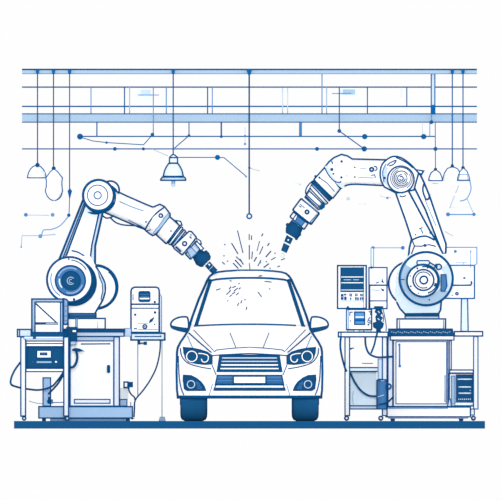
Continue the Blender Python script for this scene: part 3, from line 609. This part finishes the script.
R = thing('industrial_robot', 'right six axis robot reaching over with its torch above the sparks', 'robot', 421, 329, 38)
m = MB(); m.box(397, 318.9, 445.6, 329, 6, 68, 'white', 1.2); m.line([(399.6, 320), (399.6, 328.6)], 5.6, .8, 'sky'); m.line([(443.6, 320), (443.6, 328.6)], 5.6, .8, 'sky'); m.build('base_plate', R)
m = MB(); m.box(405, 313.8, 439, 318.8, 12, 62, 'soft', .9); m.box(405.4, 313.8, 438.8, 316.2, 11, 63, 'navy', .6); m.build('base_flange', R)
m = MB(); m.disc(411, 283.6, 22.4, 24, 54, 'white', 1.6); m.build('motor_housing', R)
m = MB(); hp_ = [(403, 262), (398, 270), (395.6, 280), (395.4, 290), (396.6, 302), (400, 308.6), (405, 314), (438.6, 313.6), (440.6, 310), (441.6, 298), (446, 290), (452, 270), (446, 254), (410, 254)]; m.prism(hp_, 13, 60, 'pale', 0); m.line(hp_[4:11], 13, 1.5); m.build('shoulder_housing', R)
m = MB(); m.disc(426.2, 278.6, 26.6, 5, 13, 'faint', 1.9)
def sector(cx, cy, r0, r1, a0, a1, n=24, sx=0, sy=0): return circ(cx, cy, r1, n, a0, a1) + circ(cx + sx, cy + sy, r0, n, a1, a0)
m.prism(sector(426.2, 278.6, 17, 25.8, 30, 215), 4.6, 6, 'light', 0); m.prism(sector(426.2, 278.6, 17, 25.8, 215, 245), 4.6, 6, 'pale', 0); m.prism(sector(426.2, 278.6, 18, 25.8, -35, 30), 4.6, 6, 'soft', 0)  # sector tones paint shading around the ring, deepest at lower left
m.ring(426.2, 278.6, 4.6, 25.7, 1, 'mid', 150, 220)
m.prism([(441, 274.6), (446, 274.6), (447, 286), (444.6, 291.4), (441, 291)], 4, 6, 'mid', .8, corners=False)
m.prism(rrect(417, 260.6, 429.4, 264.6, 1.4), 4, 6, 'pale', 1); m.line([(399.6, 279.4), (404.6, 279.6)], 4.4, .8, 'blue'); m.line([(429.4, 299), (429.4, 300.4)], 4, 1)
m.build('shoulder_disc', R)
m = MB(); m.disc(423, 280.6, 16, 2.6, 5, 'white', 1.7)
m.ring(423.4, 280, 2.4, 10.4, 1.4); m.ring(424.4, 280, 2.3, 13.4, 1.1, 'ink', -100, 70); m.ring(423.4, 280, 2.3, 8, .8, 'ink', 60, 330); m.ring(423.8, 280, 2.2, 3.8, 1.4)
for a in range(0, 360, 45):
    if a not in (0, 315): m.ball(423 + 13.4 * math.cos(math.radians(a + 20)), 280.6 + 13.4 * math.sin(math.radians(a + 20)), 2.4, 1 if a % 90 else .7, 'ink')
m.prism([(435, 283), (438.4, 284.4), (437.4, 287), (434, 286)], 2, 4, 'ink', .3, corners=False)
m.build('shoulder_cover', R)
m = MB(); m.line([(430, 262.6), (437.6, 267)], 3.6, 1.1); m.ring(438.8, 266.8, 3.6, 2.6, 1.2); m.line([(433.4, 269.4), (436.6, 263.6)], 3.6, 1); m.build('release_lever', R)
m = MB(); m.prism([(394.6, 190), (408, 190), (424, 220), (431, 232.6), (436, 240), (443.6, 255), (430, 262), (408, 262), (409.4, 248), (411.6, 239), (405.4, 220)], 17, 44, 'white', 1.6, corners=False)
m.line(spl([(412.8, 239.6), (419.6, 236.8), (427, 236.4), (434.6, 240.2)]), 16.6, 1.4); m.line([(411.4, 238), (414.4, 246), (411.4, 254)], 16.6, 1); m.line([(414.4, 246), (421, 246.2), (429, 244.6), (436, 246.4)], 16.6, .9); m.ball(425, 245.4, 16.4, 1.5, 'ink'); m.ball(433.8, 239.2, 16.4, 1.4, 'ink'); m.ball(430.8, 232.6, 16.2, 1.6, 'ink')
m.line([(418.8, 229), (422.6, 227.4)], 16.6, .7, 'ink'); m.line([(420.6, 228.4), (423, 233.6)], 16.6, .9, 'mid'); m.ball(415.4, 234.6, 16.6, .8, 'ink'); m.ball(416.4, 214, 16.7, .5, 'ink')
m.line(spl([(399.6, 196), (403, 196.8), (406, 195.4)]), 16.6, .9); m.build('lower_arm', R)
m = MB(); m.prism([(408, 180), (419, 172), (424.4, 183.4), (429.4, 195.6), (438, 221), (446, 244), (445.8, 252), (444, 257), (441, 250), (425.6, 210), (413.6, 186)], 19, 36, 'white', 1.6, corners=False); m.line([(424.8, 199), (436, 226)], 18.6, .6, 'sky')
m.line(spl([(424, 183.6), (422.8, 190), (425.6, 198.6), (428.6, 198.8), (429.6, 194)]), 18.4, 1.4); m.build('balance_strut', R)
m = MB(); m.prism([(415.6, 169.6), (423.6, 171), (421.6, 174.4), (418, 173)], 17, 36, 'white', 1.4, corners=False); m.build('strut_bracket', R)
m = MB(); m.loft([((324.8, 167.6), (340.6, 188.4)), ((329, 162), (342.6, 187)), ((334, 157.8), (345, 185.8)), ((341.4, 154.6), (347.4, 184.8)), ((347, 156), (351, 184.2)), ((352, 159.2), (356, 184)), ((385, 160), (384, 185.4)), ((392, 160), (392, 190))], 34, 'white', 1.5, (), True, dmax=14)
m.prism(spl([(325, 167.6), (329, 175), (335, 182), (341.6, 188), (344.6, 185.6), (337, 180.6), (331.6, 174.6), (328.4, 168), (326.4, 165.6)], 3, True), 20, 23, 'soft', 0)  # soft blue crescent paints the shade along the wrist dome
m.line(spl([(325, 168), (328.6, 175), (334, 180.8), (339.4, 182.6), (341, 181)]), 20.4, 1); m.line([(340.6, 166.6), (346, 168.4)], 20, .6, 'pale')
for x, y, r in ((341.6, 161.4, 1.3), (331.8, 169.4, 1.6), (333.4, 173.8, 1), (341.4, 177.4, 1.2), (354.8, 167.3, .9), (354.8, 177, .9), (347, 176, .6)): m.ball(x, y, 20.3, r, 'ink')
m.line([(331.6, 161), (332.8, 164)], 21, .9); m.line([(360, 168.4), (366, 168.2)], 20, .5, 'sky'); m.line([(358, 177.2), (374, 178)], 20, .5, 'sky')
m.ring(371.6, 169.4, 20, 1.8, 1.5); m.ring(375, 168.4, 20, 2, .9, 'ink', -120, 100); m.line([(371, 175.6), (374.6, 174.6), (375.4, 178)], 20, .8, 'mid'); m.build('upper_arm', R)
m = MB(); m.prism(spl([(384.4, 187), (381, 180), (380.2, 172), (382, 164.6), (387.6, 159), (394, 156.4), (402, 158.2), (411, 164.8), (418.6, 173)], 4) + [(414, 190), (396, 193)], 15, 48, 'white', 1.4, corners=False)
m.prism([(383, 182), (382, 172), (384.6, 165), (388, 168), (386, 178), (390, 189)], 14.2, 16, 'soft', 0); m.line(spl([(384, 182), (382.6, 172), (386, 163.6)]), 14, .8, 'mid')  # soft blue fill is shade painted on the left of the elbow
m.line(spl([(387, 165.6), (390.4, 162.6), (396, 160.4), (393.4, 164.4), (389, 166)]), 14.4, .9); m.line(spl([(396, 157.4), (406, 162.4), (413, 168)]), 14.4, 1); m.ball(384.6, 178, 14.2, 1.3, 'ink'); m.build('elbow_housing', R)
m = MB(); m.disc(400.8, 179.3, 13.2, 7, 15, 'white', 1.3)
for r, w_, a0, a1 in ((10.8, .6, 100, 420), (9, .5, -30, 250), (7.4, .8, 30, 330), (5.6, .6, -60, 220), (3.8, .8, 0, 280), (1.9, .9, -140, 160)): m.ring(401.4, 178.4, 6.6, r, w_, 'ink', a0, a1)
m.ball(396.4, 167, 6.8, .9, 'ink'); m.build('elbow_cover', R)
m = MB(); m.loft([((324.6, 167.8), (340.4, 188.6)), ((313.8, 179.8), (332.6, 198.4))], 34, 'white', 1.4, (0, -1)); m.line([(319, 177.4), (327, 183), (334.6, 191.6)], 20.6, .7); m.ball(319.4, 177.6, 21.4, 1, 'ink'); m.ball(315.4, 176.2, 33, 1.2, 'ink')
m.loft([((313.4, 180.6), (332, 198.8)), ((311.2, 182.8), (329.2, 201.4))], 34, 'navy', .6, 'all')
m.loft([((310.6, 184), (328, 203)), ((309.2, 187.6), (325.2, 204.4))], 34, 'faint', 1.1, 'all')
m.loft([((308.8, 190.4), (324.2, 205.4)), ((305.6, 196.4), (319.2, 208.6))], 34, 'white', 1.2, 'all'); m.loft([((306.4, 194.8), (321, 208)), ((304.8, 197.4), (318.4, 210))], 34, 'soft', 1, 'all')
m.prism([(322.4, 203), (325, 203.4), (324.4, 207.4), (321, 209.8), (319.4, 207.6)], 26, 40, 'ink', .5, corners=False); m.prism(spl([(312.6, 181), (308, 185.6), (305.8, 190), (306, 194), (309, 189.6), (311, 186)], 3, True), 30, 42, 'white', 1.1, corners=False); m.build('wrist_cylinder', R)
m = MB(); m.loft([((301.2, 198.6), (319.2, 213.4)), ((292.8, 210), (311, 224.4))], 34, 'white', 1.5, 'all'); m.ring(307, 212, 21.4, 1.8, 1.4); m.line([(300, 204), (304.6, 208)], 22, .6); m.line([(298.8, 205.6), (301.4, 207.4)], 22.5, .8); m.line([(303.6, 200.4), (318, 212.6)], 22.4, .7, 'mid'); m.prism([(317.6, 214.6), (318.6, 214), (311.6, 223), (310, 222)], 28, 40, 'light', .5, corners=False); tag(m.build('tool_flange', R), 'white flange drum with a round mark')
m = MB(); m.loft([((293.6, 212), (308, 223.4)), ((290, 216.8), (304, 229.4))], 34, 'white', 1.3, 'all'); m.prism([(297.6, 216), (305, 221.8), (301.6, 226.4), (295, 221.4)], 24, 27, 'mid', .6, corners=False); m.line([(296.6, 213.6), (293, 219)], 24.4, 1); m.build('torch_collar', R)
m = MB(); m.loft([((292.2, 220), (302.4, 229)), ((288.2, 224.6), (300.8, 232.6)), ((286.2, 227.4), (299.8, 235.6)), ((286, 231), (298, 238)), ((286.4, 233.2), (295.2, 238.4))], 34, 'navy', .6, ()); m.ball(299.6, 234.4, 34, 1.7, 'navy'); m.ball(287.6, 224.8, 34, 1.9, 'navy'); m.ball(296.4, 238.6, 34, 1.6, 'navy'); to = m.build('torch_body', R)
m = MB(); m.loft([((285.8, 233.8), (295, 239)), ((285.6, 234.2), (294.8, 239.4))], 34, 'white', 0); m.loft([((287, 235), (292.8, 238.4)), ((284.4, 241.6), (290, 244.4))], 34, 'navy', .5); m.disc(288.2, 240, .7, 30.6, 34, 'white', 0)
m.loft([((284, 243), (289.4, 245.8)), ((281.4, 250.6), (286.2, 253))], 34, 'navy', .6); m.build('torch_nozzle', to)

# monitor and boxes on right cart
cart = thing('instrument_cart', 'open wheeled cart with shelves left of the right robot bench', 'cart', 366, 421, 0)
m = MB(); m.box(338.4, 332.2, 388, 336.8, -40, 10, 'white', 1.2); m.line([(341, 332.4), (341, 336.4)], -40.3, .9); m.build('top_shelf', cart)
for x, x2 in ((345, 349.6), (382.4, 387)):
    for d in (-38, 3):
        m = MB(); m.box(x, 337, x2, 415.6, d, d + 4.6, 'faint' if x < 350 else 'lavender', 1, 'ink'); lg = m.build('leg', cart)
        m = MB(); xx = x + 1.6 if x < 350 else x - 1.6; m.tube([(xx, 418.2, d + 1), (xx, 418.2, d + 4)], 2.7, 'ink', n=16); m.tube([(xx, 418.2, d + .4), (xx, 418.2, d + .9)], 1.1, 'white', n=12); m.build('caster', lg)
m = MB(); m.box(349, 367.6, 387, 371.4, -37, 8, 'pale', 1); m.build('middle_shelf', cart)
m = MB(); m.box(345.4, 405.8, 384, 409, -37, 8, 'soft', 1); m.build('bottom_shelf', cart)
m = MB(); m.box(350, 372, 376.6, 405.4, -12, -10, 'pale', 0); m.build('back_panel', cart)
m = MB(); m.line([(362, 363.4), (373, 363.4)], 4, .6, 'blue'); m.line([(349.4, 348.6), (354, 348)], -33, .9, 'slate'); m.ball(351, 348.8, -33, .9, 'slate'); m.build('latch', cart)
t = thing('touch_panel', 'tall white control panel with a dark screen and keys on the right cart', 'control panel', 352, 309, -15)
m = MB(); m.box(337.6, 265.6, 366.2, 308.4, -30, -18, 'white', 1.3); m.line([(363.4, 266), (363.4, 308)], -30.2, .5, 'sky'); m.ball(347.8, 307.2, -30.4, 1.3, 'blue'); m.line([(344.6, 303.6), (346.6, 304.2)], -30.2, .6, 'soft'); m.build('housing', t)
m = MB(); m.box(340.8, 267.8, 363.6, 291.6, -31, -29, 'navy', .7)
for y, w_ in ((277.0, .7), (282.8, .7), (290, .5)): m.line([(341, y), (363.4, y)], -31.2, w_, 'white')
m.line([(343.6, 279.8), (351, 279.8)], -31.2, .5, 'soft'); m.line([(353, 279.8), (359, 279.8)], -31.2, .5, 'soft'); m.build('screen', t)
keys = [[(340.8, 294, 343.4, 299.8), (344, 293.8, 346.4, 295.4), (344.2, 296.6, 346.6, 300)], [(349.4, 293.6, 352, 296.4), (350, 297.6, 351.4, 299.8)], [(355, 293.6, 357.6, 296), (355, 297, 356.6, 300), (357.2, 297.4, 358.8, 300)], [(360, 293.8, 363.6, 296.2), (360, 297.2, 361.4, 300), (362, 297.2, 363.8, 299.8)]]
for ks in keys:
    m = MB()
    for k in ks: m.box(*k, -31, -29, 'ink', 0)
    m.line([(ks[0][0] + .6, (ks[0][1] + ks[0][3]) / 2), (ks[0][2] - .4, (ks[0][1] + ks[0][3]) / 2)], -31.1, .5, 'soft'); m.build('key_block', t)
m = MB(); m.line([(340.8, 301), (364, 301)], -30.3, .4, 'sky'); m.build('key_line', t)
t = thing('desktop_meter', 'low white meter with a blue screen under the tall control panel', 'meter', 359, 332, -20)
m = MB(); m.box(346.6, 309.4, 371.6, 329.6, -32, -6, 'white', 1.2); m.box(346.8, 310, 348.8, 329, -33, -31, 'soft', .3, 'mid'); m.line([(350.4, 312.2), (353, 312)], -32.4, .8); m.ball(350.6, 321, -32.3, .7, 'ink'); m.line([(350, 312), (350, 316)], -32.3, .7, 'mid'); m.build('housing', t)
m = MB(); m.box(354.6, 312, 364.6, 324.4, -33, -31, 'sky', 1); m.box(355.4, 316.4, 364, 317.8, -33.6, -32, 'pale', 0); m.box(355.4, 318.8, 364, 321.4, -33.6, -32, 'blue', 0); m.build('screen', t)
m = MB(); m.line([(368.6, 312), (371, 311.4), (370.4, 315)], -32.6, .9); m.line([(370, 317), (368, 320), (371, 321.4)], -32.6, .9, 'mid'); m.ball(368.4, 324.6, -32.6, 1, 'ink'); m.line([(367, 321.6), (371, 323.4)], -32.6, .7); m.build('dials', t)
for a, b in ((347.6, 354), (359, 363.6), (364, 371)): MB().box(a, 329.8, b, 332, -30, -10, 'pale', .5, 'mid').build('foot', t)
t = thing('junction_cabinet', 'white divided box with dots behind the control panel, left of the right robot', 'box', 378, 309, 10)
m = MB(); m.box(369, 267.6, 387, 308.6, 4, 20, 'white', 1.1, 'blue'); m.line([(369, 285.2), (387, 285.2)], 3.7, 1.2); m.line([(369, 300.8), (387, 300.8)], 3.7, .8, 'slate'); m.line([(369.6, 286), (369.6, 308)], 3.5, 1.2); m.line([(372, 289.6), (380, 291)], 3.6, .5, 'light'); m.build('housing', t)
m = MB(); m.ball(382.4, 281.4, 3.6, 1, 'ink'); m.line([(382.4, 278.6), (382.2, 281), (383.6, 283)], 3.6, .8, 'mid'); m.line([(376, 283), (379, 282)], 3.6, .9, 'mid'); m.ball(382.8, 290, 3.6, 1.2, 'blue'); m.line([(381, 288.6), (384, 291)], 3.6, .8, 'mid'); m.ball(371.6, 267.6, 3, 1.3, 'blue'); m.build('fittings', t)
MB().box(371, 248, 373.6, 267.4, 8, 11, 'pale', .6, 'sky').build('conduit', t)
t = thing('cable_connector', 'chunky dark cable connector standing on the right cart', 'connector', 379, 332, -4)
m = MB(); m.box(374.4, 306.4, 383, 309, -16, -2, 'ink', .4); m.prism([(376, 309), (381.4, 309), (382, 313), (380, 315.6), (382.6, 318), (380.4, 321), (383.6, 323.6), (382.6, 327.4), (380, 329.6), (381, 332), (376.4, 332), (376.6, 329), (373.4, 327), (373.2, 323), (376.6, 322), (375.6, 317), (377.4, 314), (375, 312)], -14, -4, 'navy', .6, corners=False)
m.line([(378, 311), (379.6, 313)], -14.4, .8, 'pale'); m.line([(377.6, 318.4), (379.6, 320)], -14.4, .8, 'pale'); m.line([(381.6, 320), (382.6, 321)], -14.4, .8, 'pale'); m.build('connector_body', t)
m = MB(); m.line(spl([(383, 309), (384.6, 316), (386.2, 326), (386, 331)]), -8, .8, 'mid'); m.line(spl([(382, 312), (383.6, 318), (383, 322)]), -8, .7, 'ink'); m.build('lead', t)
t = thing('gas_cylinder', 'slim blue cylinder with a ring valve standing on the bottom shelf of the right cart', 'cylinder', 382, 409, -20)
m = MB(); m.loft([((376.8, 380), (386.6, 380)), ((376.8, 409), (386.6, 409))], -44, 'mid', .8, 'all'); m.line([(377.6, 397), (384, 395)], -49, .6, 'soft'); m.build('tank', t)
m = MB(); m.loft([((377.6, 379.4), (386.2, 379.4)), ((377.6, 381.4), (386.2, 381.4))], -44.2, 'soft', .5, 'all', True, 'ink', k=1.1); m.loft([((378, 359), (382, 359)), ((378, 379), (382, 379))], -44, 'soft', .6, 'all', True, 'mid'); m.build('neck', t)
m = MB(); m.ring(388.6, 386.4, -46, 2.4, 1.4); m.tube([(386.4, 386, -46), (387, 386, -46)], .8, 'ink'); m.build('valve', t)
m = MB(); m.tube(spl([(365.2, 336.8, -42), (365.8, 345.8, -43), (369, 353.4, -44), (375.4, 356.8, -46), (382, 357.3, -44), (392.4, 356.6, -26)]), 1.15, 'ink'); m.tube(spl([(377.6, 331, -16), (377, 334, -42), (375.8, 338, -43), (374.2, 345, -43), (371, 353.4, -44)]), 1.05, 'ink')
tag(m.build('power_cable'), 'dark cable pair hanging in a loop under the right cart top', 'cable')
m = MB(); m.tube(spl([(340.9, 336.6, -42), (340.3, 345.8, -42), (341.8, 356.2, -42), (345, 368, -40), (347.4, 372, -36), (350.4, 373.4, -34), (354.7, 382, -38), (361.2, 390.8, -40), (369, 395.6, -42), (376.6, 396.2, -44)]), 1.15, 'ink')
tag(m.build('hose'), 'long dark hose down the left side of the right cart to the blue cylinder', 'hose')
m = MB(); m.tube(spl([(379.4, 404.4, -50.4), (387, 402.4, -46), (392.4, 397.6, -23.5)]), .8, 'ink')
m.line([(378, 404.6), (386, 404)], -50, .7)
tag(m.build('hose'), 'short dark hose from the foot of the blue cylinder to the cabinet column', 'hose')
m = MB(); m.tube(spl([(353.6, 391, -12.6), (352.6, 397, -12.6), (353.4, 404.6, -12.6)]), .4, 'light'); tag(m.build('panel_wire'), 'thin pale wire curving down the back panel of the right cart', 'wire')

# side table right
t = thing('side_table', 'narrow white side table with a wheel at the far right', 'table', 466, 421, 50)
m = MB(); m.box(454.4, 331.6, 482.6, 336, -10, 90, 'white', 1.2); m.build('top', t)
for d in (-8, 80):
    m = MB(); m.box(473.6, 336.4, 478, 409, d, d + 4, 'lavender', .9, 'slate'); m.build('leg', t)
    m = MB(); m.box(470.4, 409, 474.4, 415, d, d + 4, 'pale', .8); m.tube([(473.4, 418.2, d), (473.4, 418.2, d + 3)], 2.6, 'ink', n=16); m.tube([(473.4, 418.2, d - .6), (473.4, 418.2, d)], 1, 'pale', n=12); m.build('caster', t)
m = MB(); m.box(449.6, 340.4, 451.4, 369.6, -6, 84, 'lavender', .8); m.build('side_panel', t)
m = MB(); m.box(449.6, 370, 473.4, 373, -8, 84, 'white', 1.1); m.build('shelf', t)
t = thing('rack_unit', 'dark blue fronted rack unit with pale slots under the far right side table', 'rack', 461, 406, 35)
m = MB(); m.box(449.4, 373.4, 473, 406, -4, 80, 'white', 1, 'slate'); m.box(451.4, 376, 455, 404, -5, -3, 'light', .6, 'mid'); m.box(455, 402.4, 473, 405.4, -5, -3, 'faint', .5, 'mid'); m.build('housing', t)
m = MB(); m.box(456.4, 375, 472.8, 401.4, -6, -3, 'navy', .8)
for y, a, b in ((379.2, 457.6, 472), (387, 458.6, 471), (393.2, 458.6, 471)): m.line([(a, y), (b, y)], -6.2, 1, 'pale')
for k in range(7): m.box(458.4 + k * 1.9, 398.6, 459.4 + k * 1.9, 399.8, -6.4, -5, 'soft', 0)
m.ball(470.2, 390.4, -6.2, .6, 'soft'); m.build('front_panel', t)
MB().prism([(447.4, 406.4), (449, 399), (450.6, 399), (451.4, 406.4)], -24, -20, 'soft', .9, 'slate', corners=False).build('side_clip', bench)
t = thing('pole_box', 'white two panel box on a pale post behind the right robot', 'box', 464, 331.6, 66)
MB().prism([(461.4, 298.6), (467.6, 298.6), (468.2, 331.4), (461, 331.4)], 62, 70, 'pale', 1, 'blue').build('post', t)
m = MB(); m.box(444, 265.4, 474.4, 298.4, 58, 74, 'white', 1.1, 'blue'); m.line(spl([(446, 285.2), (468, 285.2), (471, 284.4), (471.4, 281)]), 57.6, 1.2, 'slate'); m.ring(457, 293.6, 57.5, 1.2, 1); m.ball(464.4, 278, 57.6, 1.2, 'mid'); m.ball(452.2, 295.4, 57.6, .6, 'ink'); m.ball(471.6, 283, 57.4, 1, 'ink'); m.line([(449, 286), (474, 286)], 57.8, .3, 'soft'); m.build('lower_panel', t)
m = MB(); m.prism([(444, 247.4), (476.8, 247.4), (476.8, 263.6), (475, 265), (444, 265)], 56, 72, 'white', .8, 'sky', corners=False); m.ball(455.4, 251.4, 55.6, 1.5, 'bright'); m.ball(470.6, 251.4, 55.6, .9, 'sky'); m.line([(470.6, 251), (470.6, 268)], 55.6, .4, 'sky'); m.line([(455.4, 262.4), (467, 262.4)], 55.6, .4, 'light'); m.ball(463.6, 263, 55.6, .9, 'light'); m.build('upper_panel', t)
t = thing('signal_wire', 'thin blue wire with round ends left of the right robot lower arm', 'wire', 388, 248, 40)
MB().tube([(373, 247.8, 40), (402.6, 247.8, 40)], .4, 'sky').build('wire', t)
for x, r in ((373, 1.7), (402.8, 1.9)): MB().ball(x, 247.8, 40, r, 'bright').build('junction_node', t)
wire([(380, 195.6), (384, 197.2), (391, 197.4)], 'tiny pale wire with one bead under the right robot forearm', 'soft', .5, ((387.4, 198, 1.2, 'sky'),))
wire([(445, 231.6), (453, 236)], 'very short pale wire just right of the right robot strut', 'light', .5)
wire([(293, 182.4), (298, 183.8)], 'tiny pale dash wire left of the right robot wrist', 'pale', .6, ((300, 184.4, 1, 'soft'),))
wire([(358, 203.8), (366, 204)], 'tiny pale dash wire with a bead under the right robot forearm', 'pale', .6, ((348.2, 198.8, 1.6, 'soft'),))

# =============================================================== camera, light, view
cam = bpy.data.objects.new('camera', bpy.data.cameras.new('camera')); COL.objects.link(cam)
cam.data.type = 'ORTHO'; cam.data.ortho_scale = 500 * S; cam.location = (0, -9, (421 - 250) * S); cam.rotation_euler = (math.pi / 2, 0, 0)
cam.data.clip_end = 60; sc.camera = cam
for nm, e, rx, rz in (('front_sun', 1.9, 88, 0),):
    L = bpy.data.objects.new(nm, bpy.data.lights.new(nm, 'SUN')); COL.objects.link(L); L.data.energy = e; L.data.angle = math.radians(6)
    L.rotation_euler = (math.radians(rx), 0, math.radians(rz)); L.location = (0, -8, 3)
w = bpy.data.worlds.new('world'); sc.world = w; w.use_nodes = True
w.node_tree.nodes['Background'].inputs[0].default_value = (.992, .992, .992, 1); w.node_tree.nodes['Background'].inputs[1].default_value = 1.0
sc.view_settings.view_transform = 'Standard'; sc.view_settings.look = 'None'; sc.view_settings.exposure = EXP; sc.view_settings.gamma = 1; sc.view_settings.use_curve_mapping = False
